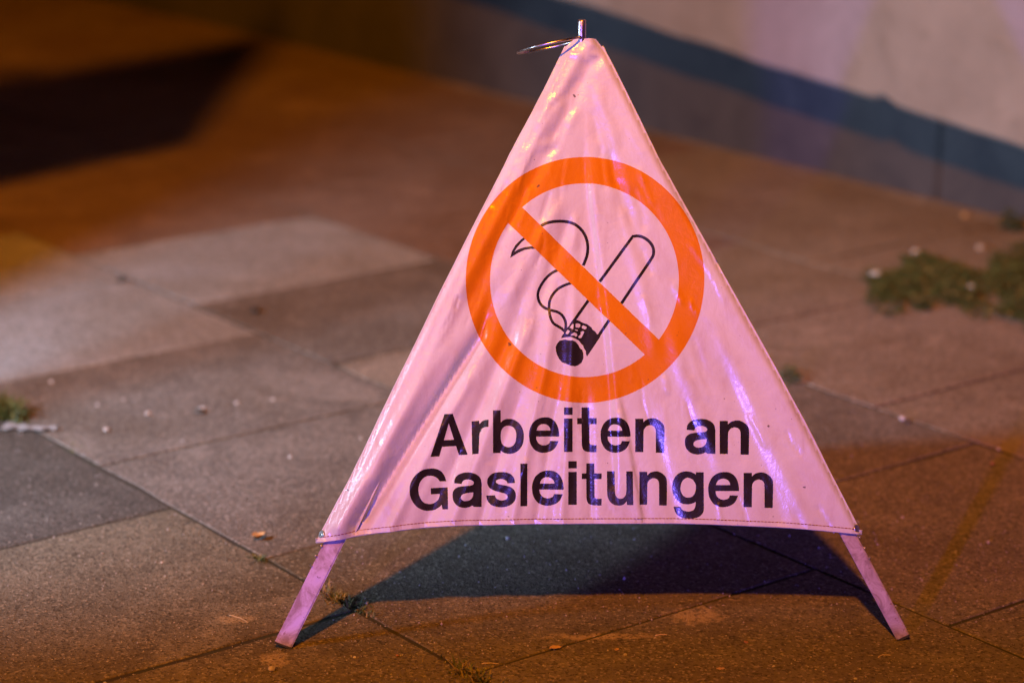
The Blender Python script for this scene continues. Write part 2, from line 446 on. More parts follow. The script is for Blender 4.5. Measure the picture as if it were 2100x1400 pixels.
# creases: (photo polyline, width in mm, height in mm, kind)
folds = [
    ([(735, 1080), (860, 880), (985, 690), (1020, 560)], 13, -9.0, 'v'),
    ([(700, 1080), (800, 900), (925, 700), (985, 590)], 16, 6.0, 'v'),
    ([(1197, 250), (1212, 420), (1238, 620), (1256, 800), (1268, 1075)], 16, 3.4, 's'),
    ([(800, 1085), (905, 880), (1000, 720)], 10, 4.0, 'v'),
    ([(752, 1060), (868, 872), (985, 690), (1005, 620)], 7, -8.0, 'v'),
    ([(868, 1082), (955, 900), (1040, 700), (1110, 500)], 15, -4.5, 'v'),
    ([(925, 1078), (985, 930), (1050, 760), (1120, 560)], 13, 4.5, 'v'),
    ([(985, 1076), (1035, 900), (1085, 760)], 11, -3.8, 'v'),
    ([(1050, 1075), (1085, 900), (1115, 770), (1150, 560)], 11, 4.2, 'v'),
    ([(1100, 1075), (1128, 900), (1150, 770)], 9, -3.5, 'v'),
    ([(1150, 1075), (1165, 900), (1172, 740), (1182, 520)], 10, 3.6, 'v'),
    ([(1210, 1075), (1208, 900), (1200, 760)], 10, -3.2, 'v'),
    ([(1320, 1075), (1290, 900), (1262, 770)], 12, 3.0, 's'),
    ([(1390, 1075), (1345, 900), (1310, 790)], 13, -2.4, 'v'),
    ([(1500, 1020), (1450, 880), (1400, 760), (1370, 640)], 16, 2.4, 'v'),
    ([(1600, 1060), (1530, 880), (1470, 700)], 18, -2.2, 'v'),
    ([(1660, 1075), (1590, 930), (1500, 740), (1430, 600)], 14, 1.8, 'v'),
    ([(1350, 760), (1330, 640), (1300, 520), (1270, 420)], 13, 2.0, 'v'),
    ([(1320, 560), (1285, 430), (1245, 300)], 12, -1.6, 'v'),
    ([(1030, 640), (1090, 520), (1160, 400)], 13, 2.6, 'v'),
    ([(1070, 700), (1130, 560), (1175, 420)], 11, -2.6, 'v'),
    ([(1120, 230), (1165, 190), (1195, 150)], 9, -1.8, 'v'),
    ([(1085, 310), (1140, 290), (1190, 220)], 9, 1.6, 'v'),
    ([(1095, 270), (1125, 215), (1150, 190)], 6, 1.6, 'v'),
    ([(1130, 320), (1165, 250)], 7, -1.4, 'v'),
    ([(1265, 300), (1240, 230), (1215, 170)], 10, 1.2, 'v'),
    ([(1160, 110), (1200, 120), (1232, 112)], 5, 1.8, 'v'),
    ([(760, 1000), (800, 930), (815, 925)], 8, 2.2, 'v'),
    ([(690, 1085), (720, 1030), (760, 960)], 6, 2.6, 'v'),
]
r2 = random.Random(21)
for q in range(95):                                       # small random buckles running down the cloth
    y = r2.uniform(160, 1040); f = (y - 80) / 1015; xl = 1163 - 515 * f; xr = 1232 + 536 * f
    x = r2.uniform(xl + 25, xr - 25)
    dx = (x - 1195) / max(150, y - 80)
    L = r2.uniform(30, 120)
    folds.append(([(x, y), (x + dx * L * .5 + r2.uniform(-6, 6), y + L * .5), (x + dx * L + r2.uniform(-8, 8), y + L)], r2.uniform(3.5, 8), r2.choice((-1, 1)) * r2.uniform(.5, 1.5), 'v'))
FOLD = [(p2(p), w / 1000 * .88, h / 1000 * (1.25 if i_ < 30 else 1.0), k) for i_, (p, w, h, k) in enumerate(folds)]
def height(P):
    h = np.zeros(len(P))
    for poly, w, a, k in FOLD:
        d, s, al = seg_dist(P, poly)
        win = np.clip(np.minimum(al, 1 - al) * 5.0, 0, 1)
        # ends on the hem stay open
        if poly[0][1] < uv(1200, 1040)[1]: win = np.clip((1 - al) * 3.0, 0, 1)
        win = win * win * (3 - 2 * win)
        if k == 'v': h += a * win * np.exp(-(d / w) ** 2)
        else:
            x = s * d / w
            h += a * win * np.exp(-np.abs(x) * 0.55) * np.tanh(x * 3.0)
    # slight sag inward between the legs, edges rolled back round the legs
    dl, _, _ = seg_dist(P, edgeL); dr, _, _ = seg_dist(P, edgeR)
    d = np.minimum(dl, dr)
    h += -0.012 * (1 - np.exp(-d / 0.12))
    e = np.clip(1 - d / 0.013, 0, 1)
    h += -0.010 * e ** 2
    h += 0.0035 * np.exp(-((dl - 0.028) / 0.010) ** 2) - 0.003 * np.exp(-((dl - 0.05) / 0.012) ** 2)
    return h
FOFF = 0.0065                                             # cloth lies this far in front of the leg plane
def lift(P, extra=0.0):
    h = height(P) + FOFF + extra
    e = 0.0004
    hu = (height(P + [e, 0]) - height(P - [e, 0])) / (2 * e)
    hv = (height(P + [0, e]) - height(P - [0, e])) / (2 * e)
    X = O + P[:, :1] * xh + P[:, 1:] * vh + h[:, None] * nrm
    Nn = nrm - hu[:, None] * xh - hv[:, None] * vh
    Nn /= np.linalg.norm(Nn, axis=1)[:, None]
    return X - ctr, Nn

# ---- the print, traced in photo pixels
def ellipse(cx, cy, rx, ry, n=128): return [(cx + rx * math.cos(2 * PI * k / n), cy + ry * math.sin(2 * PI * k / n)) for k in range(n)]
ring_out = ellipse(1199.5, 574, 244.5, 252); ring_in = ellipse(1198.5, 574.5, 193.5, 198.5)
bar = [(1055, 408), (1070.8, 425.3), (1351.5, 696.5), (1366, 712), (1337, 742), (1322.6, 727), (1041.8, 457.3), (1026, 440)]
def smooth(pts, n=6):
    P = [np.array(p, float) for p in pts]; out = []
    for i in range(len(P) - 1):
        p0 = P[max(i - 1, 0)]; p1 = P[i]; p2_ = P[i + 1]; p3 = P[min(i + 2, len(P) - 1)]
        for k in range(n):
            t = k / n
            out.append(0.5 * ((2 * p1) + (-p0 + p2_) * t + (2 * p0 - 5 * p1 + 4 * p2_ - p3) * t * t + (-p0 + 3 * p1 - 3 * p2_ + p3) * t ** 3))
    out.append(P[-1]); return np.array(out)
def ribbon(pts, w, n=6):
    c = smooth(pts, n) if len(pts) > 2 else np.array(pts, float)
    d = np.gradient(c, axis=0); d /= np.linalg.norm(d, axis=1)[:, None]
    q = np.stack([-d[:, 1], d[:, 0]], 1) * w / 2
    return [tuple(p) for p in np.concatenate([c + q, (c - q)[::-1]])]
c4 = lambda pts: crop(pts, 1030, 420, 3.889)
c8 = lambda pts: crop(pts, 1080, 620, 8.75)
black = [
    c4(ribbon([(310, 168), (350, 148), (400, 136), (460, 131), (520, 135), (572, 152), (620, 186), (655, 230), (677, 285), (684, 340), (678, 400), (662, 448), (647, 483)], 24)),
    c4(ribbon([(452, 516), (400, 541), (350, 585), (308, 645), (286, 700), (288, 747), (306, 790), (338, 820), (365, 832), (395, 842), (435, 852), (470, 872), (495, 905), (507, 945), (506, 1000)], 22)),
    c4([(63, 424), (76, 372), (106, 320), (145, 281), (176, 256), (189, 268), (152, 300), (115, 345), (97, 374), (130, 354), (180, 338), (230, 330), (266, 331), (284, 353), (230, 352), (180, 360), (130, 382), (92, 405)]),
    c4(ribbon([(565, 619), (510, 636), (452, 665), (407, 710), (381, 760), (374, 810), (377, 860), (387, 905), (408, 943), (442, 966), (475, 986), (500, 1010)], 22)),
    c4(ribbon([(778, 612), (904, 440), (1030, 268), (1052, 252), (1084, 249), (1122, 259), (1165, 287), (1198, 330), (1207, 378), (1188, 432), (1070, 607), (951, 786)], 24, 5)),
    c4(ribbon([(695, 752), (545, 962)], 24)),
    c4(ribbon([(860, 908), (765, 1052)], 24)),
    c8([(690, 665), (760, 680), (830, 680), (880, 705), (930, 760), (960, 820), (1000, 850), (1020, 910), (1022, 1000), (990, 1080), (930, 1125), (870, 1145), (790, 1135), (700, 1095), (640, 1075), (590, 1020), (545, 935), (530, 880), (520, 800), (545, 745), (590, 685)]),
    c8([(905, 315), (950, 330), (985, 350), (1040, 375), (1085, 385), (1130, 420), (1170, 450), (1190, 490), (1240, 525), (1260, 560), (1282, 575), (1330, 610), (1088, 970), (1070, 930), (1065, 870), (1030, 820), (1015, 770), (985, 745), (940, 685), (880, 650), (790, 618), (700, 625), (625, 640), (632, 600), (665, 560), (680, 510), (740, 440), (830, 350)]),
]
holes = [c8(h) for h in (
    [(770, 455), (825, 385), (845, 395), (835, 475), (815, 478), (795, 460)],
    [(880, 380), (930, 375), (968, 395), (960, 440), (925, 455), (880, 445)],
    [(990, 430), (1020, 408), (1080, 440), (1075, 470), (1045, 485), (995, 460)],
    [(870, 480), (920, 495), (918, 515), (870, 500)],
    [(702, 545), (740, 488), (778, 515), (745, 570), (710, 565)],
    [(790, 580), (850, 535), (905, 560), (910, 600), (880, 615), (860, 595), (800, 590)],
    [(970, 525), (1015, 512), (1040, 530), (1015, 575), (985, 635), (940, 640), (928, 615), (975, 570)])]

# ---- lettering: bold grotesque letters, traced from the photo (third value 1 = smooth point)
def trace(loop, n=5):
    P = [np.array(p[:2], float) for p in loop]; sm = [len(p) > 2 for p in loop]; m = len(P)
    cor = [i for i in range(m) if not sm[i]]
    if not cor:
        Q = P + P[:3]; out = smooth([P[-1]] + Q, n); return [tuple(q) for q in out[n:n * (m + 1)]]
    out = []
    for c0, c1 in zip(cor, cor[1:] + [cor[0] + m]):
        seg = [P[i % m] for i in range(c0, c1 + 1)]
        out += [tuple(q) for q in (smooth(seg, n)[:-1] if len(seg) > 2 else seg[:-1])]
    return out
def rect(x0, y0, x1, y1): return [(x0, y0), (x1, y0), (x1, y1), (x0, y1)]
def sm_(*p): return [(x, y, 1) for x, y in p]
GL = {
 'A': [[(72, 665), (235, 162), (332, 158), (508, 642), (405, 647), (372, 540), (208, 548), (176, 662)], [(286, 270), (347, 465), (230, 470)]],
 'r': [[(550, 260), (638, 252), (643, 290)] + sm_((672, 260), (705, 244)) + [(750, 238), (748, 320)] + sm_((705, 325), (670, 345), (648, 385)) + [(640, 430), (632, 628), (557, 636)]],
 'b': [[(800, 120), (890, 119), (892, 262)] + sm_((920, 235), (975, 220), (1040, 228), (1105, 270), (1148, 340), (1160, 420), (1148, 510), (1105, 580), (1045, 618), (980, 627), (925, 612)) + [(892, 590), (892, 618), (802, 618)],
       sm_((980, 300), (1040, 320), (1068, 370), (1072, 430), (1058, 500), (1020, 540), (975, 549), (925, 530), (900, 490), (892, 420), (900, 355), (930, 315))],
 'e': [[(1570, 427)] + sm_((1573, 400), (1560, 320), (1525, 250), (1465, 208), (1400, 200), (1330, 215), (1265, 265), (1230, 340), (1222, 410), (1235, 500), (1280, 575), (1340, 610), (1400, 618), (1475, 600), (1530, 555)) + [(1565, 480), (1468, 478)] + sm_((1450, 515), (1390, 530), (1340, 510), (1312, 470)) + [(1305, 427)],
       [(1310, 355)] + sm_((1325, 315), (1355, 287), (1400, 280), (1440, 295), (1465, 325)) + [(1472, 355)]],
 'i': [rect(1630, 88, 1725, 174), rect(1630, 215, 1725, 605)],
 't': [[(1835, 90), (1925, 90), (1926, 212), (2008, 212), (2008, 282), (1927, 282), (1927, 485)] + sm_((1933, 512), (1955, 522)) + [(2008, 522), (2006, 605)] + sm_((1960, 605), (1890, 598), (1850, 570)) + [(1836, 515), (1834, 282), (1783, 282), (1783, 212), (1834, 212)]],
 'n': [[(476, 217), (568, 217), (570, 258)] + sm_((600, 230), (650, 213), (705, 215), (765, 250), (800, 300), (806, 360)) + [(806, 420), (802, 617), (710, 615), (710, 380)] + sm_((705, 335), (680, 303), (640, 294), (600, 310), (575, 345)) + [(570, 390), (568, 608), (476, 607)]],
 'a': [[(1072, 345)] + sm_((1080, 290), (1120, 245), (1185, 222), (1250, 218), (1320, 235), (1375, 280), (1392, 345)) + [(1393, 400), (1393, 622), (1300, 620), (1285, 603)] + sm_((1250, 620), (1190, 630), (1120, 612), (1070, 565), (1052, 505), (1058, 440), (1100, 395), (1170, 378), (1240, 372), (1285, 363), (1300, 342), (1290, 318), (1250, 300), (1200, 303), (1170, 322)) + [(1158, 352)],
       [(1295, 450)] + sm_((1240, 455), (1190, 465), (1155, 487), (1150, 520), (1175, 545), (1215, 550), (1260, 535), (1288, 500))],
 'G': [[(478, 322)] + sm_((460, 265), (420, 205), (360, 175), (290, 170), (200, 190), (120, 255), (70, 345), (60, 430), (75, 520), (125, 605), (195, 655), (265, 670), (340, 660), (395, 628)) + [(425, 600), (434, 653), (497, 650), (494, 393), (300, 402), (302, 475), (405, 471)] + sm_((390, 530), (345, 575), (285, 590), (220, 570), (178, 510), (160, 430), (172, 350), (215, 285), (270, 257), (335, 262), (380, 290)) + [(402, 323)]],
 's': [[(1282, 340)] + sm_((1270, 280), (1230, 235), (1170, 215), (1100, 214), (1020, 232), (970, 285), (962, 340), (985, 395), (1040, 430), (1110, 450), (1165, 465), (1195, 490), (1190, 525), (1150, 545), (1105, 543), (1065, 520)) + [(1052, 486), (950, 490)] + sm_((965, 550), (1010, 600), (1075, 622), (1140, 627), (1220, 605), (1275, 555), (1292, 495), (1280, 435), (1235, 390), (1160, 368), (1100, 357), (1065, 335), (1070, 310), (1110, 295), (1155, 300), (1185, 320)) + [(1195, 345)]],
 'l': [rect(1346, 115, 1432, 608)],
 'u': [[(150, 207), (238, 207), (242, 430)] + sm_((247, 475), (268, 512), (302, 524), (340, 515), (368, 475)) + [(375, 420), (372, 207), (448, 207), (456, 598), (382, 598), (378, 555)] + sm_((345, 590), (300, 604), (240, 598), (190, 565), (160, 510)) + [(152, 440)]],
 'g': [[(1175, 217), (1265, 217), (1268, 620)] + sm_((1262, 680), (1225, 730), (1160, 755), (1090, 758), (1010, 745), (950, 700)) + [(920, 620), (1000, 620)] + sm_((1020, 655), (1080, 675), (1135, 665), (1165, 630)) + [(1175, 563)] + sm_((1140, 580), (1075, 592), (1000, 575), (940, 520), (910, 450), (905, 390), (918, 310), (960, 245), (1020, 213), (1080, 207), (1135, 220)) + [(1175, 245)],
       sm_((1085, 282), (1140, 305), (1172, 360), (1175, 410), (1160, 470), (1125, 505), (1075, 512), (1030, 490), (1003, 440), (1000, 385), (1018, 325), (1050, 292))],
}
line1 = [('A', 207, 120, 398, 340), ('r', 418, 150, 505, 328), ('b', 527, 102, 686, 326), ('e', 712, 138, 868, 321), ('i', 892, 88, 936, 316), ('t', 960, 88, 1060, 318),
         ('e', 1080, 140, 1234, 320), ('n', 1258, 143, 1408, 321), ('a', 1512, 146, 1668, 329), ('n', 1690, 154, 1842, 330)]
line2 = [('G', 100, 400, 297, 618), ('a', 320, 420, 470, 602), ('s', 493, 419, 645, 600), ('l', 668, 375, 704, 594), ('e', 728, 411, 890, 592), ('i', 914, 363, 958, 587), ('t', 984, 375, 1086, 591),
         ('u', 1113, 415, 1248, 591), ('n', 1280, 415, 1422, 591), ('g', 1448, 415, 1610, 658), ('e', 1632, 418, 1790, 599), ('n', 1813, 420, 1965, 603)]
def fit(ch, x0, y0, x1, y1):
    L = [trace(l) for l in GL[ch]]; a = np.concatenate([np.array(l) for l in L]); mn = a.min(0); mx = a.max(0)
    return [[(800 + (x0 + (x - mn[0]) / (mx[0] - mn[0]) * (x1 - x0)) / 2.5, 800 + (y0 + (y - mn[1]) / (mx[1] - mn[1]) * (y1 - y0)) / 2.5) for x, y in l] for l in L]
letters = [fit(*g) for g in line1 + line2]

# ---- one triangulation of the whole cloth; every triangle goes to the cloth or to a print
def inside(P, poly):
    poly = np.asarray(poly); x, y = P[:, 0], P[:, 1]; r = np.zeros(len(P), bool); n = len(poly)
    for i in range(n):
        x0, y0 = poly[i]; x1, y1 = poly[(i + 1) % n]
        if y0 == y1: continue
        m = ((y0 > y) != (y1 > y)) & (x < (x1 - x0) * (y - y0) / (y1 - y0) + x0)
        r ^= m
    return r
U = lambda polys: [p2(p) for p in polys]
ro, ri, ba = p2(ring_out), p2(ring_in), p2(bar)
blk, hol, LT = U(black), U(holes), [U(l) for l in letters]
pts = []; edges = []
def addloop(poly, step=None):
    q = densify(poly, step) if step else poly
    b = len(pts); pts.extend(map(tuple, q)); edges.extend((b + i, b + (i + 1) % len(q)) for i in range(len(q)))
addloop(outline)
for p in (ro, ri): addloop(p)
addloop(ba, 0.006)
for p in blk + hol + [l for t in LT for l in t]: addloop(p, 0.006)
gu = np.arange(-0.48, 0.48, 0.0042); gv = np.arange(outline[:, 1].min(), outline[:, 1].max(), 0.0070)
G = np.array([(a + (0.0021 if j % 2 else 0), b) for j, b in enumerate(gv) for a in gu])
G = G[inside(G, outline)]
d0, _, _ = seg_dist(G, np.vstack([outline, outline[:1]])); G = G[d0 > 0.002]
pts.extend(map(tuple, G))
res = delaunay_2d_cdt([Vector(p) for p in pts], edges, [], 0, 1e-6)
V = np.array([tuple(v) for v in res[0]]); T = [tuple(f) for f in res[2]]
cen = np.array([V[list(f)].mean(0) for f in T])
keep = inside(cen, outline)
any_in = lambda polys: np.logical_or.reduce([inside(cen, p) for p in polys])
xor_in = lambda polys: np.logical_xor.reduce([inside(cen, p) for p in polys])
m_bar = inside(cen, ba) & inside(cen, ro)
m_ring = (inside(cen, ro) & ~inside(cen, ri)) | m_bar
m_blk = any_in(blk) & ~any_in(hol) & ~m_ring
cls = np.zeros(len(T), int)
cls[m_ring] = 1; cls[m_blk] = 2; cls[~keep] = -1
for k_, t_ in enumerate(LT): cls[xor_in(t_)] = 3 + k_
X, Nv = lift(V)
def submesh(name, k, mat):
    idx = [i for i in np.nonzero(cls == k)[0]]
    used = sorted({v for i in idx for v in T[i]}); mp = {v: j for j, v in enumerate(used)}
    fs = [tuple(mp[v] for v in T[i]) for i in idx]
    me = bpy.data.meshes.new(name); me.from_pydata([tuple(X[v]) for v in used], [], fs)
    me.update()
    if sum(p.normal.dot(Vector(nrm)) * p.area for p in me.polygons) < 0: me.flip_normals()
    for p in me.polygons: p.use_smooth = True
    me.normals_split_custom_set_from_vertices([tuple(Nv[v]) for v in used])
    me.materials.append(mat); return me
meshes = [('cloth_panel', submesh('cloth_panel', 0, M['vinyl'])), ('prohibition_ring', submesh('prohibition_ring', 1, M['ink_orange'])),
          ('cigarette_print', submesh('cigarette_print', 2, M['ink_black']))] + [('letter', submesh('letter', 3 + k_, M['ink_black'])) for k_ in range(len(LT))]

# hem: the folded edge of the cloth, and the stitching above it
hem_px = [(648, 1112)] + hem_edge[::-1] + [(1768, 1095)]
hp = smooth(p2(hem_px), 8)
def hem_mesh():
    bm = bmesh.new()
    X0, N0 = lift(hp); X1, N1 = lift(hp + [0, 0.007]); rows = []
    for i in range(len(hp)):
        n0, n1 = N0[i], N1[i]
        rows.append([bm.verts.new(v) for v in (X1[i] + n1 * .0002, X1[i] + n1 * .0012, X0[i] + n0 * .0016, X0[i] - vh * .0012, X0[i] - n0 * .0016, X1[i] - n1 * .0016)])
    for a, b in zip(rows[:-1], rows[1:]):
        for k in range(5): bm.faces.new((a[k], a[k + 1], b[k + 1], b[k]))
    bm.faces.new(rows[0]); bm.faces.new(rows[-1][::-1])
    bmesh.ops.recalc_face_normals(bm, faces=bm.faces)
    me = bpy.data.meshes.new('hem'); bm.to_mesh(me); bm.free(); me.materials.append(M['vinyl']); return me
def stitch_mesh(poly, dash=0.0045, gap=0.0015, r=0.00055):
    bm = bmesh.new(); L = np.concatenate([[0], np.cumsum(np.linalg.norm(np.diff(poly, axis=0), axis=1))])
    s = 0.006
    while s + dash < L[-1] - .004:
        q = np.array([[np.interp(s + f * dash, L, poly[:, 0]), np.interp(s + f * dash, L, poly[:, 1])] for f in (0, .5, 1)])
        Xq, _ = lift(q, 0.0013)
        add_tube(bm, Xq, r, 4); s += dash + gap
    bmesh.ops.recalc_face_normals(bm, faces=bm.faces)
    me = bpy.data.meshes.new('stitching'); bm.to_mesh(me); bm.free(); me.materials.append(M['thread']); return me
meshes.append(('hem', hem_mesh()))
meshes.append(('stitching', stitch_mesh(hp + [0, 0.0078])))
# seams: the welded bead down each side where the neighbouring panel is joined
def seam_mesh(poly, inset):
    bm = bmesh.new(); q = smooth(poly, 4) + [inset, 0]
    Xq, Nq = lift(q); add_tube(bm, Xq - Nq * 0.0008, 0.0016, 6)
    bmesh.ops.recalc_face_normals(bm, faces=bm.faces)
    me = bpy.data.meshes.new('seam'); bm.to_mesh(me); bm.free()
    for p in me.polygons: p.use_smooth = True
    me.materials.append(M['vinyl']); return me
meshes.append(('seam', seam_mesh(edgeL[:-1], 0.0)))
meshes.append(('seam', seam_mesh(edgeR[1:], 0.0)))
vA = float((Ap - O) @ vh); uA = float((Ap - O) @ xh)
Bf = (Lf + Rf) / 2 + nb * w_ * math.sqrt(3) / 2
def side_map(P0, P1):                                      # carries the front side onto the side between two other legs
    O2 = (P0 + P1) / 2; x2 = (P1 - P0) / w_; v2 = (Ap - O2 - uA * x2) / vA
    n2 = np.cross(x2, v2); n2 /= np.linalg.norm(n2)
    if n2 @ (O2 - ctr) < 0: n2 = -n2
    def f(co):
        q = np.asarray(co) + ctr - O; u, v, h = q @ xh, q @ vh, q @ nrm
        um = uA * v / vA
        hw = max(w_ / 2 * (1 - v / vA), 1e-3)
        return O2 + (um + (u - um) * max(hw - 0.045, 0.0) / hw) * x2 + (v + 0.012 * (1 - v / vA)) * v2 + (min(h, 0.002) - 0.006) * n2 - ctr
    return f
for k, fm in enumerate((None, side_map(Rf, Bf), side_map(Bf, Lf))):      # three alike sides
    panel = None
    for nm, me in meshes:
        if fm:
            me = me.copy(); n_ = len(me.vertices); co = np.empty(n_ * 3); me.vertices.foreach_get('co', co)
            co = np.array([fm(c) for c in co.reshape(-1, 3)]); me.vertices.foreach_set('co', co.ravel())
            at = me.attributes.get('custom_normal')
            if at: me.attributes.remove(at)
            me.update()
        o = bpy.data.objects.new(nm, me); C.objects.link(o)
        if nm == 'cloth_panel': o.parent = root; panel = o
        else: o.parent = panel

# legs: flat steel tubes, foot ends cut square
def leg(name, quad, thick):
    """quad: outer foot, inner foot, inner top, outer top in photo pixels on the face plane"""
    bm = bmesh.new(); q = p2(quad)
    f = [bm.verts.new(O + a * xh + b * vh - ctr) for a, b in q]
    b_ = [bm.verts.new(v.co - Vector(nrm) * thick) for v in f]
    bm.faces.new(f); bm.faces.new(b_[::-1])
    for i in range(4): bm.faces.new((f[i], b_[i], b_[(i + 1) % 4], f[(i + 1) % 4]))
    bmesh.ops.bevel(bm, geom=list(bm.edges), offset=0.0022, segments=2, affect='EDGES')
    return bm
quadL = [(562, 1317), (597, 1329.5), (1205, 112), (1170, 96)]
quadR = [(1866, 1302), (1841, 1313.5), (1192, 112), (1226, 96)]
lL = from_bm('leg', leg('leg', quadL, 0.012), M['galv'], root)
lR = from_bm('leg', leg('leg', quadR, 0.012), M['galv'], root)
lB = bpy.data.objects.new('leg', lL.data); C.objects.link(lB); lB.parent = root; lB.rotation_euler = (0, 0, -2 * PI / 3)
for lg, px in ((lL, [(563, 1319), (597, 1330), (599, 1327.5), (565, 1316)]), (lR, [(1866, 1304), (1841, 1314.5), (1839, 1312), (1864, 1301)])):
    bm = bmesh.new(); q = p2(px); c = q.mean(0); q = c + (q - c) * [1.05, 1.2]
    f = [bm.verts.new(O + a * xh + b * vh - ctr + nrm * .0008) for a, b in q]; b_ = [bm.verts.new(v.co - Vector(nrm) * .0136) for v in f]
    bm.faces.new(f); bm.faces.new(b_[::-1])
    for i in range(4): bm.faces.new((f[i], b_[i], b_[(i + 1) % 4], f[(i + 1) % 4]))
    from_bm('rubber_foot', bm, M['rubber'], lg)  # dark strip painted in for the shade at the hollow foot end
# rivets along the outer edges of the legs
def rivet(px, lg, rad, off=0.0005, hgt=0.0022):
    a, b = uv(*px); bm = bmesh.new()
    c = O + a * xh + b * vh + nrm * off - ctr
    bmesh.ops.create_uvsphere(bm, u_segments=10, v_segments=6, radius=1)
    Mx = Matrix((Vector(xh), Vector(vh), Vector(nrm))).transposed().to_4x4()
    for v in bm.verts: v.co = Vector(c) + Mx.to_3x3() @ Vector((v.co.x * rad, v.co.y * rad, v.co.z * hgt))
    return from_bm('rivet', bm, M['bright'], lg, True)
for q in ((659, 1119), (648, 1139), (638, 1159)): rivet(q, lL, 0.0022)
for q in ((1763, 1101), (1773, 1123), (1783, 1143)): rivet(q, lR, 0.0022)
# press stud holding the cloth corner
def stud(px):
    P = p2([px]); Xs, Ns = lift(P); n = Vector(Ns[0]); c = Vector(Xs[0])
    bm = bmesh.new(); z = n; x = z.orthogonal().normalized(); y = z.cross(x)
    prof = [(0.0002, 0.0066), (0.0012, 0.0066), (0.0019, 0.0056), (0.0012, 0.0044), (0.0018, 0.0026), (0.0022, 0.0)]
    rings = [[bm.verts.new(c + z * h + (x * math.cos(2 * PI * k / 16) + y * math.sin(2 * PI * k / 16)) * max(r, 1e-4)) for k in range(16)] for h, r in prof]
    for a, b in zip(rings[:-1], rings[1:]):
        for k in range(16): bm.faces.new((a[k], a[(k + 1) % 16], b[(k + 1) % 16], b[k]))
    return from_bm('press_stud', bm, M['bright'], root, True)
stud((660, 1095)); stud((1756, 1083))

# post and pull ring at the top
top_c = on_plane(1194, 80, ctr, np.array([0, -1.0, 0])) ; top_c[1] = ctr[1]
dpp = np.linalg.norm(top_c - CAM) / F
pc = CAM + ray(1193, 78) * ((ctr[1] - 0.0) / ray(1193, 78)[1])
ptop = CAM + ray(1193, 41) * (ctr[1] / ray(1193, 41)[1])
bm = bmesh.new()
base = Vector(pc) - Vector(ctr); tz = (Vector(ptop) - Vector(ctr)).z
add_tube(bm, [(base.x, base.y, base.z - .10), (base.x, base.y, tz - .0015), (base.x, base.y, tz)], [0.0070, 0.0070, 0.0060], 20)
post = from_bm('top_post', bm, M['bright'], root, True)
bm = bmesh.new()                                           # bracket joining the three legs under the cloth tip
add_tube(bm, [(base.x, base.y + .008, base.z - .075), (base.x, base.y + .008, base.z - .028), (base.x, base.y + .004, base.z - .010)], [0.020, 0.014, 0.011], 18)
from_bm('hinge_cap', bm, M['galv'], root, True)
hz = (Vector(CAM + ray(1190, 76) * (ctr[1] / ray(1190, 76)[1])) - Vector(ctr)).z
hole = Vector((base.x - .003, base.y - .007, hz))
endp = Vector(CAM + ray(1070, 109) * ((ctr[1] + .045) / ray(1070, 109)[1])) - Vector(ctr)
rd = (endp - hole); diam = rd.length; ax = rd.normalized()
side = Vector(ray(1130, 92)).normalized(); side = (side - ax * side.dot(ax)).normalized()
upv = ax.cross(side)
side = (side * math.cos(R(4.5)) + upv * math.sin(R(4.5)))
cR = hole + ax * diam / 2
bm = bmesh.new()
add_tube(bm, [cR + ax * math.cos(2 * PI * k / 48) * diam / 2 + side * math.sin(2 * PI * k / 48) * diam * 0.46 for k in range(48)], 0.0021, 8, closed=True)
from_bm('pull_ring', bm, M['bright'], root, True)
bm = bmesh.new(); add_tube(bm, [(base.x - .003, base.y - .0062, hz), (base.x - .003, base.y - .0074, hz)], 0.0032, 12)
from_bm('ring_hole', bm, M['rubber'], post)

# ------------------------------------------------------------------ small things on the pavement
def tuft(px, n, hgt, spread, mat, label, dry=0.2, group='grass tufts in the joints', lean=0.9, wide=0.0016):
    c = ground(*px); r = random.Random(int(px[0] * 7 + px[1]))
    o = empty('grass_tuft', (c[0], c[1], 0)); tag(o, label, 'grass', group)
    for nm, mt, cnt in (('green_blades', M['grass'], int(n * (1 - dry))), ('dry_blades', M['grass_dry'], int(n * dry))):
        if cnt < 1: continue
        vs, fs = [], []
        for _ in range(cnt):
            q = r.gauss(0, spread * .5); w = r.gauss(0, spread * .16)
            bx, by = UB[0] * q + UA[0] * w, UB[1] * q + UA[1] * w
            a = r.uniform(0, 2 * PI); l = hgt * r.uniform(.35, 1.1); k = r.uniform(.25, lean)
            dx, dy = math.cos(a), math.sin(a); wd = wide * r.uniform(.6, 1.4)
            b = len(vs)
            for f, ww in ((0, 1), (.35, .95), (.7, .7), (1, .08)):
                rr_ = l * k * f * f + l * .1 * f; z = l * (f - .45 * k * f * f) - .006
                for s in (-1, 1): vs.append((bx + dx * rr_ - dy * wd * ww * s, by + dy * rr_ + dx * wd * ww * s, z))
            for i in range(3): fs.append((b + 2 * i, b + 2 * i + 1, b + 2 * i + 3, b + 2 * i + 2))
        me = bpy.data.meshes.new(nm); me.from_pydata(vs, [], fs); me.update(); tag(link(nm, me, mt, o), kind='stuff')
    return o
tuft((692, 1228), 190, .026, .055, M['grass'], 'small dry grass tuft beside the sign shadow near the left leg', .75)
tuft((745, 1252), 60, .018, .04, M['grass'], 'dark green grass sprig inside the corner of the sign shadow', .1)
tuft((968, 1385), 200, .026, .05, M['grass'], 'yellow green grass tuft at the bottom edge in a slab corner', .55)
tuft((530, 1146), 120, .016, .025, M['grass'], 'tiny grass tuft just below a crumpled dry leaf', .4)
tuft((850, 1335), 60, .014, .05, M['grass'], 'sparse flat dry grass wisps in front of the sign', .9, lean=1.6, wide=.0008)
tuft((8, 850), 420, .055, .075, M['grass'], 'green grass clump at the left edge of the picture', .08, wide=.0026)
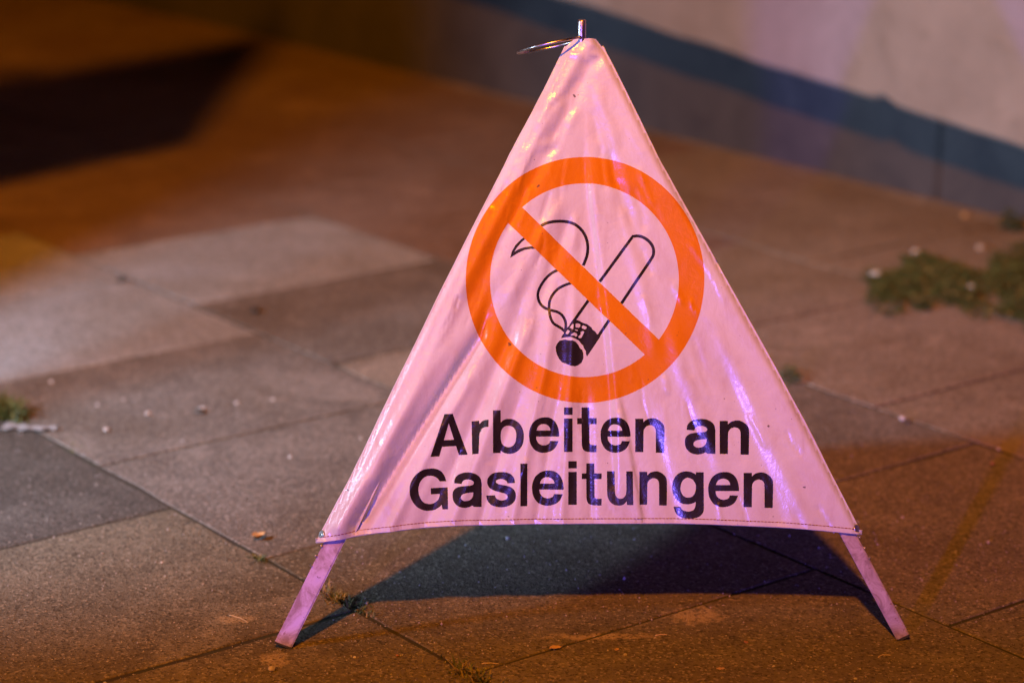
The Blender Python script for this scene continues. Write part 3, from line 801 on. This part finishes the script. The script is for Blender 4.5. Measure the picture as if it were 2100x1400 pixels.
tuft((160, 915), 60, .012, .05, M['grass'], 'low mossy grass strip along the joint right of the left clump', .2)
tuft((510, 1010), 30, .008, .02, M['grass'], 'faint grass speck in the joint corner behind the left leg', .5)

def weeds(name, spots, label, n, leaf):
    """low broad-leaved weeds: leaf blades on short stalks"""
    c0 = ground(*spots[0][0]); r = random.Random(int(spots[0][0][0]))
    o = empty(name, (c0[0], c0[1], 0)); tag(o, label, 'weeds', 'weeds along the wall')
    for nm, mt, share in (('leaves', M['grass'], .9), ('dry_leaves', M['grass_dry'], .1)):
        vs, fs = [], []
        for (px, rx, ry, hh) in spots:
            c = ground(*px)
            for _ in range(int(n * share)):
                a = r.uniform(0, 2 * PI); q = math.sqrt(r.random())
                x = c[0] - c0[0] + math.cos(a) * q * rx; y = c[1] - c0[1] + math.sin(a) * q * ry
                z = hh * r.random() * (1 - .6 * q * q)
                b = r.uniform(0, 2 * PI); l = leaf * r.uniform(.5, 1.2); w = l * .34; tl = r.uniform(-.3, .7)
                dx, dy = math.cos(b), math.sin(b); k = len(vs)
                vs += [(x, y, z), (x + dx * l * .5 - dy * w, y + dy * l * .5 + dx * w, z + l * tl * .5), (x + dx * l, y + dy * l, z + l * tl * .7), (x + dx * l * .5 + dy * w, y + dy * l * .5 - dx * w, z + l * tl * .5 + .001)]
                fs.append((k, k + 1, k + 2, k + 3))
        me = bpy.data.meshes.new(nm); me.from_pydata(vs, [], fs); me.update(); tag(link(nm, me, mt, o), kind='stuff')
    return o
rw = random.Random(12)
def cluster(n, x0, x1, fy, sy):
    out = []
    for _ in range(n):
        x = rw.uniform(x0, x1); out.append(((x, fy(x) + rw.gauss(0, sy)), rw.uniform(.015, .06), rw.uniform(.03, .12), rw.uniform(.005, .018)))
    return out
weeds('weed_patch', [((1950, 565), .05, .10, .025)] + cluster(70, 1805, 2130, lambda x: 585 - (x - 1815) * .06, 24), 'dark green weed patch on the slabs in front of the plinth', 190, .016)
weeds('weed_patch', [((2095, 640), .05, .10, .03)] + cluster(12, 2060, 2150, lambda x: 610 + (x - 2060) * .7, 18), 'green weeds at the right edge of the picture below the larger patch', 200, .016)
weeds('weed_patch', [((2075, 470), .03, .05, .06)], 'small dark sprig growing at the foot of the plinth', 160, .02)
weeds('weed_patch', [((1620, 777), .02, .05, .03)], 'dark sprig in the joint just behind the right edge of the sign', 120, .012)

def pebble(px, size, mat, label, cat='pebble', name='pebble', flat=.7, group=None):
    c = ground(*px); r = random.Random(int(px[0] * 13 + px[1] * 3)); bm = bmesh.new()
    bmesh.ops.create_icosphere(bm, subdivisions=2, radius=1)
    ax_ = [r.uniform(.75, 1.25) for _ in range(2)]; dirs = [Vector((r.gauss(0, 1), r.gauss(0, 1), r.gauss(0, 1))).normalized() for _ in range(7)]
    for v in bm.verts:
        d = v.co.normalized(); k = 1.0
        for q in dirs:                                    # cut flat facets
            t = d.dot(q)
            if t > .72: k = min(k, .72 / t)
        v.co = Vector((d.x * k * ax_[0], d.y * k * ax_[1], d.z * k * flat)) * size / 2
    zmin = min(v.co.z for v in bm.verts)
    for v in bm.verts: v.co.z -= zmin
    o = from_bm(name, bm, mat); o.location = (c[0], c[1], -.0005); o.rotation_euler = (0, 0, r.uniform(0, 6))
    return tag(o, label, cat, group)
S, SP, SR = M['stone'], M['stone_pale'], M['stone_red']
G1 = 'pebbles on the pavement'
for px, sz, mt, lb in [
    ((557, 1374), .016, S, 'grey pebble in front of the left foot of the sign'),
    ((727, 1348), .007, SP, 'small pale pebble right of the left foot, left of a reddish chip'),
    ((815, 1345), .009, SR, 'reddish brick chip in front of the sign, beside dry grass wisps'),
    ((1755, 1392), .007, SP, 'tiny pale stone at the bottom edge below the right foot'),
    ((753, 1238), .009, SP, 'pale pebble lying in the left corner of the sign shadow'),
    ((1041, 1105), .011, S, 'grey pebble in the sign shadow just under the hem'),
    ((955, 1118), .005, SP, 'tiny pale speck of stone in the shadow left of the grey pebble'),
    ((485, 828), .012, SP, 'blurred pale stone bit, upper of two left of the sign'),
    ((560, 820), .010, SP, 'blurred pale stone bit left of the sign edge at mid height'),
    ((415, 838), .012, SP, 'blurred pale stone beside a dark crumb, left half'),
    ((303, 850), .015, SP, 'blurred pale chip on the grey slab in the left half'),
    ((218, 884), .016, SP, 'blurred bright chip, nearest to the left grass clump'),
    ((200, 832), .009, SP, 'faint blurred stone above the bright chip at left'),
    ((105, 785), .013, SP, 'blurred pale stone on the edge of the pale slab at far left'),
    ((375, 905), .008, SP, 'small blurred stone low on the left grey slab'),
    ((740, 900), .010, SP, 'blurred pale stone next to the left edge of the cloth'),
    ((595, 938), .009, SP, 'small blurred stone near the left edge of the cloth, lower'),
    ((410, 848), .020, M['slab_dark'], 'dark crumb of dirt on the left grey slab'),
    ((523, 642), .030, M['slab_dark'], 'dark blurred lump on the grey slab behind the pale slabs'),
    ((1797, 568), .032, SP, 'bright pale stone at the left tip of the weed patch'),
    ((1877, 520), .020, SP, 'pale blurred stone behind the weed patch'),
    ((1850, 861), .018, SP, 'pale stone at a slab corner right of the sign'),
    ((1862, 868), .016, M['slab_dark'], 'dark crumb beside the pale stone right of the sign'),
    ((2047, 922), .012, SP, 'pale pebble near the right edge of the picture'),
    ((2035, 952), .012, SR, 'brownish chip below the pale pebble at the right edge'),
    ((1978, 446), .022, M['leaf_dry'], 'small orange bit at the foot of the plinth'),
    ((1007, 180), .045, SP, 'pale blurred stone far back left of the sign top'),
    ((1990, 592), .022, SP, 'pale stone lying among the weeds'),
    ((2010, 512), .022, SP, 'pale stone at the upper rim of the weed patch'),
    ((250, 578), .030, M['slab_dark'], 'dark lump on the far edge of the pale slab'),
]:
    pebble(px, sz * (.8 if sz < .02 else 1), mt, lb, 'stone', 'stone', group=G1)

def dry_leaf(px, L, rz, curl, label, mat=None, fold=0.5):
    c = ground(*px); bm = bmesh.new(); n = 8
    rows = []
    for i in range(n + 1):
        f = i / n; w = L * .30 * math.sin(PI * f ** .8) + .0003
        z = .0015 + curl * (f - .5) ** 2 * 4 * L * .25
        rows.append([bm.verts.new((L * (f - .5), s * w, z + abs(s) * w * fold + .0006 * math.sin(i * 2.1 + s))) for s in (-1, -.5, 0, .5, 1)])
    for a, b in zip(rows[:-1], rows[1:]):
        for k in range(4): bm.faces.new((a[k], a[k + 1], b[k + 1], b[k]))
    o = from_bm('dry_leaf', bm, mat or M['leaf_dry'], None, True); o.location = (c[0], c[1], .0005); o.rotation_euler = (0, 0, rz)
    sm = o.modifiers.new('thickness', 'SOLIDIFY'); sm.thickness = .0005; sm.offset = 1
    return tag(o, label, 'leaf', 'dry leaves on the pavement')
dry_leaf((1140, 1331), .022, .3, .4, 'pale curled dry leaf in front of the sign, left of the smaller flake')
dry_leaf((1265, 1334), .011, 1.2, .5, 'tiny pale leaf flake in front of the sign')
dry_leaf((531, 1106), .030, .8, 1.4, 'crumpled brown and cream dry leaf left of the left leg', fold=1.1)
dry_leaf((1478, 1372), .014, .1, .1, 'small flat pale leaf near the bottom edge', fold=.1)
dry_leaf((1530, 1318), .010, 2.2, .3, 'reddish leaf crumb in front of the sign right of the middle', M['stone_red'], .2)
def twig(px0, px1, r_, label, bend=.003):
    a, b = ground(*px0), ground(*px1); m = (a + b) / 2; d = b - a; q = np.array([-d[1], d[0], 0]); q = q / np.linalg.norm(q)
    bm = bmesh.new(); pts_ = [a + (b - a) * f + q * bend * math.sin(PI * f) + [0, 0, r_ + .0006 * math.sin(3 * PI * f) ** 2] - m for f in np.linspace(0, 1, 9)]
    add_tube(bm, pts_, [r_ * (1 - .4 * f) for f in np.linspace(0, 1, 9)], 6)
    o = from_bm('twig', bm, M['twig'], None, True); o.location = tuple(m); return tag(o, label, 'twig', 'twigs on the pavement')
twig((1344, 1304), (1368, 1302), .0011, 'short pale twig in front of the sign right of the middle')
twig((988, 1361), (1024, 1362), .0009, 'thin pale straw beside the yellow green tuft')
twig((1801, 1348), (1826, 1344), .0008, 'thin curved straw below the right foot', .006)
twig((470, 1262), (508, 1277), .0010, 'pale straw left of the left leg', .004)
# torn paper at the left clump
c = ground(60, 882); bm = bmesh.new(); rows = []
for i in range(9):
    f = i / 8; w = .020 * (1 - .6 * f) + .004 * math.sin(i * 2.3)
    rows.append([bm.verts.new((.115 * (f - .5), s * w + .004 * math.sin(i), .003 + .006 * abs(math.sin(i * 1.3 + s)))) for s in (-1, -.3, .4, 1)])
for a, b in zip(rows[:-1], rows[1:]):
    for k in range(3): bm.faces.new((a[k], a[k + 1], b[k + 1], b[k]))
o = from_bm('paper_scrap', bm, M['paper']); o.location = (c[0], c[1], 0); o.rotation_euler = (0, 0, R(-8))
sm = o.modifiers.new('thickness', 'SOLIDIFY'); sm.thickness = .0006
tag(o, 'dirty white torn paper scrap beside the left grass clump', 'paper')

# loose grit: uncountable, one object
vs, fs = [], []
rg = random.Random(99)
oct_f = [(0, 2, 4), (2, 1, 4), (1, 3, 4), (3, 0, 4), (2, 0, 5), (1, 2, 5), (3, 1, 5), (0, 3, 5)]
for _ in range(5200):
    px, py = rg.uniform(-120, 2220), 500 + 950 * rg.random() ** .55
    c = ground(px, py); s = .0005 + .0013 * rg.random() ** 3
    if rg.random() < .02: s *= 2.0
    b = len(vs); a = rg.uniform(0, PI); ca, sa = math.cos(a), math.sin(a)
    e = [s * rg.uniform(.6, 1.4) for _ in range(3)]
    for (x, y, z) in ((e[0], 0, 0), (-e[0], 0, 0), (0, e[1], 0), (0, -e[1], 0), (0, 0, e[2]), (0, 0, -e[2])):
        vs.append((c[0] + x * ca - y * sa, c[1] + x * sa + y * ca, z + e[2] * .6))
    fs += [tuple(b + i for i in f) for f in oct_f]
me = bpy.data.meshes.new('grit'); me.from_pydata(vs, [], fs); me.update()
tag(link('grit', me, M['stone']), 'fine loose grit scattered over the pavement slabs', 'grit', kind='stuff')

# ------------------------------------------------------------------ around the view: the lamps that light the place, the road sign, and added light blockers
def emit(name, col, strength):
    N = Nodes(name); return N.set(Base_Color=(0.8, 0.8, 0.8), Emission_Color=col, Emission_Strength=strength)
def lamp_light(key, parent, typ):
    q = LAMPS[key]; ld = bpy.data.lights.new(key, typ); ld.energy = q['power']; ld.color = q['color']; ld.shadow_soft_size = q['radius']
    lo = bpy.data.objects.new('light', ld); C.objects.link(lo); lo.parent = parent
    loc = Vector(q['loc']); lo.location = loc - parent.location
    if typ == 'SPOT':
        ld.spot_size = R(q['size']); ld.spot_blend = q['blend']
        lo.rotation_euler = (Vector(q['aim']) - loc).to_track_quat('-Z', 'Y').to_euler()
    return lo
# sodium street lamp behind the photographer
q = LAMPS['sodium']['loc']; base_ = (-3.6, -2.2, 0)
sl = tag(empty('street_lamp', base_), 'tall grey street lamp with orange sodium light behind the viewpoint', 'street lamp')
bm = bmesh.new(); add_tube(bm, [(0, 0, -.05), (0, 0, 1.2), (0, 0, 1.25), (0, 0, 6.3)], [.085, .085, .06, .045], 16); from_bm('mast', bm, M['grey_paint'], sl, True)
hd = Vector(q) - Vector(base_)
bm = bmesh.new(); add_tube(bm, [(0, 0, 6.25), (.10, .03, 6.55), (.5, .15, 6.72), (hd.x - .25, hd.y - .08, hd.z + .2)], .032, 12); from_bm('arm', bm, M['grey_paint'], sl, True)
bm = bmesh.new(); rz = math.atan2(hd.y, hd.x)
add_box(bm, (0, 0, 0), (.62, .26, .10), .03, Matrix.Translation(hd + Vector((0, 0, .19))) @ Matrix.Rotation(rz, 4, 'Z')); head = from_bm('lamp_head', bm, M['grey_paint'], sl)
bm = bmesh.new(); add_box(bm, (0, 0, 0), (.42, .20, .012), .004, Matrix.Translation(hd + Vector((0, 0, .127))) @ Matrix.Rotation(rz, 4, 'Z')); from_bm('lens', bm, emit('sodium_lens', (1, .35, .05, 1)[:3], 6), head)
lamp_light('sodium', sl, 'SPOT')
# white work floodlight on a tripod, off to the left
def tripod(name, key, label, cat, typ, lens_mat, lens_z):
    q = LAMPS[key]['loc']; t = tag(empty(name, (q[0], q[1], 0)), label, cat); h = q[2]
    bm = bmesh.new(); add_tube(bm, [(0, 0, .35), (0, 0, h - .24)], .017, 12); from_bm('pole', bm, M['dark_metal'], t, True)
    for k in range(3):
        a = R(30 + 120 * k); bm = bmesh.new(); add_tube(bm, [(0, 0, .75), (math.cos(a) * .42, math.sin(a) * .42, .008)], .012, 8); from_bm('leg', bm, M['dark_metal'], t, True)
    return t, h
fl, h = tripod('work_floodlight', 'flood', 'white work floodlight on a black tripod left of the view', 'floodlight', 'SPOT', None, 0)
dirv = (Vector(LAMPS['flood']['aim']) - Vector(LAMPS['flood']['loc'])).normalized(); qm = dirv.to_track_quat('-Z', 'Y').to_matrix().to_4x4()
bm = bmesh.new(); add_box(bm, (0, 0, .17), (.34, .26, .08), .015, Matrix.Translation((0, 0, h)) @ qm); hs = from_bm('housing', bm, M['dark_metal'], fl)
bm = bmesh.new(); add_box(bm, (0, 0, .126), (.29, .21, .006), 0, Matrix.Translation((0, 0, h)) @ qm); from_bm('lens', bm, emit('flood_lens', (.8, .93, 1), 8), hs)
lamp_light('flood', fl, 'SPOT')
bt, h = tripod('warning_beacon', 'beacon', 'blue flashing warning beacon on a black tripod behind the viewpoint', 'beacon', 'POINT', None, 0)
bm = bmesh.new(); add_tube(bm, [(0, 0, h - .24), (0, 0, h - .12)], .07, 16); bb = from_bm('beacon_base', bm, M['dark_metal'], bt, True)
lamp_light('beacon', bt, 'POINT')
# blue light bar on a mast, further back
q = LAMPS['bar']; lb = tag(empty('light_bar_mast', (q['loc'][0], q['loc'][1], 0)), 'blue light bar on a dark mast behind the viewpoint', 'light bar')
bm = bmesh.new(); add_tube(bm, [(0, 0, -.03), (0, 0, q['loc'][2] - .1)], .03, 12); from_bm('mast', bm, M['dark_metal'], lb, True)
qm = (Vector(q['aim']) - Vector(q['loc'])).to_track_quat('-Z', 'Y').to_matrix().to_4x4()
bm = bmesh.new(); add_box(bm, (0, 0, .07), (q['size'] + .04, .16, .12), .02, Matrix.Translation((0, 0, q['loc'][2])) @ qm); from_bm('housing', bm, M['dark_metal'], lb)
ld = bpy.data.lights.new('bar', 'AREA'); ld.shape = 'RECTANGLE'; ld.size = q['size']; ld.size_y = .12; ld.energy = q['power']; ld.color = q['color']
lo = bpy.data.objects.new('light', ld); C.objects.link(lo); lo.parent = lb; lo.location = (0, 0, q['loc'][2]); lo.rotation_euler = qm.to_euler()
# cabinet-shaped blocker added unseen left of the viewpoint; it keeps the blue light off the far wall
cb = tag(empty('street_cabinet', (-2.0, 1.90, 0)), 'wide grey metal street cabinet standing left of the viewpoint', 'cabinet')
bm = bmesh.new(); add_box(bm, (0, 0, .58), (1.86, .32, 1.10), .012); body = from_bm('body', bm, M['grey_paint'], cb)
bm = bmesh.new(); add_box(bm, (0, 0, .0), (1.90, .36, .08), .01); from_bm('plinth', bm, M['dark_metal'], cb)  # foot of the added cabinet-shaped blocker
bm = bmesh.new(); add_box(bm, (0, 0, 1.155), (1.92, .38, .045), .012); from_bm('roof', bm, M['grey_paint'], cb)
for s in (-1, 1):
    bm = bmesh.new(); add_box(bm, (s * .455, -.166, .58), (.89, .014, 1.02), .004); d = from_bm('door', bm, M['grey_paint'], cb)
    bm = bmesh.new(); add_box(bm, (s * .04, -.18, .62), (.02, .02, .12), .004); from_bm('handle', bm, M['dark_metal'], d)
# bench-shaped blocker added unseen below the view; it keeps the low blue light off the near paving
bn = tag(empty('concrete_bench', (-0.75, 1.50, 0)), 'low concrete bench standing just in front of the viewpoint', 'bench')
bm = bmesh.new(); add_box(bm, (0, 0, .192), (2.7, .42, .09), .012); from_bm('seat', bm, M['slab_pale'], bn)
for x_ in (-1.0, 0, 1.0):
    bm = bmesh.new(); add_box(bm, (x_, 0, .065), (.96, .30, .168), .012); from_bm('support', bm, M['slab_pale'], bn)
# bell-shaped blocker added unseen further left; it shades the far left of the pavement from the floodlight
lc = tag(empty('bottle_bank', (-2.20, 4.80, 0)), 'bell-shaped grey bottle bank standing outside the left edge', 'container')
bm = bmesh.new(); add_tube(bm, [(0, 0, -.02), (0, 0, .12), (0, 0, .13)], [.47, .47, .45], 40); from_bm('base', bm, M['plinth'], lc, True)
bm = bmesh.new(); add_tube(bm, [(0, 0, .13), (0, 0, .9), (0, 0, 1.35), (0, 0, 1.6), (0, 0, 1.74), (0, 0, 1.8)], [.45, .45, .44, .36, .22, .06], 40); sh = from_bm('shell', bm, M['grey_paint'], lc, True)
for a_ in (200, 340):
    bm = bmesh.new(); add_tube(bm, [(math.cos(R(a_)) * .40, math.sin(R(a_)) * .40, 1.3), (math.cos(R(a_)) * .47, math.sin(R(a_)) * .47, 1.3)], .09, 20); from_bm('slot', bm, M['rubber'], sh, True)
bm = bmesh.new(); add_tube(bm, [(-.06, 0, 1.78), (-.05, 0, 1.90), (.05, 0, 1.90), (.06, 0, 1.78)], .012, 8); from_bm('lifting_eye', bm, M['dark_metal'], sh, True)
# road sign on its post, out to the left; its plate throws the long dark shadow
L1 = Vector(LAMPS['sodium']['loc'])
def back(px, h): 
    g0 = Vector(ground(*px)); return g0 + (L1 - g0) * (h / L1.z)
zb, zt = 2.09, 2.96
pr = back((370, 290), zb)
dr_ = Vector((*UA, 0)); dr_ = Vector((math.cos(R(51)), math.sin(R(51)), 0))
pw = 1.5
pcx = pr - dr_ * pw / 2
rsn = tag(empty('road_sign', (pcx.x, pcx.y, 0)), 'rectangular road sign plate on a grey post outside the left edge', 'road sign')
bm = bmesh.new(); add_tube(bm, [(0, 0, -.05), (0, 0, zt + .05)], .03, 14); from_bm('post', bm, M['grey_paint'], rsn, True)
bm = bmesh.new(); add_box(bm, (0, -.04, (zb + zt) / 2), (pw, .006, zt - zb), 0, Matrix.Rotation(R(51), 4, 'Z')); pl = from_bm('plate', bm, M['grey_paint'], rsn)
for z in (zb + .15, zt - .15):
    bm = bmesh.new(); add_box(bm, (0, -.016, z), (.10, .045, .03), .003, Matrix.Rotation(R(51), 4, 'Z')); from_bm('clamp', bm, M['dark_metal'], pl)
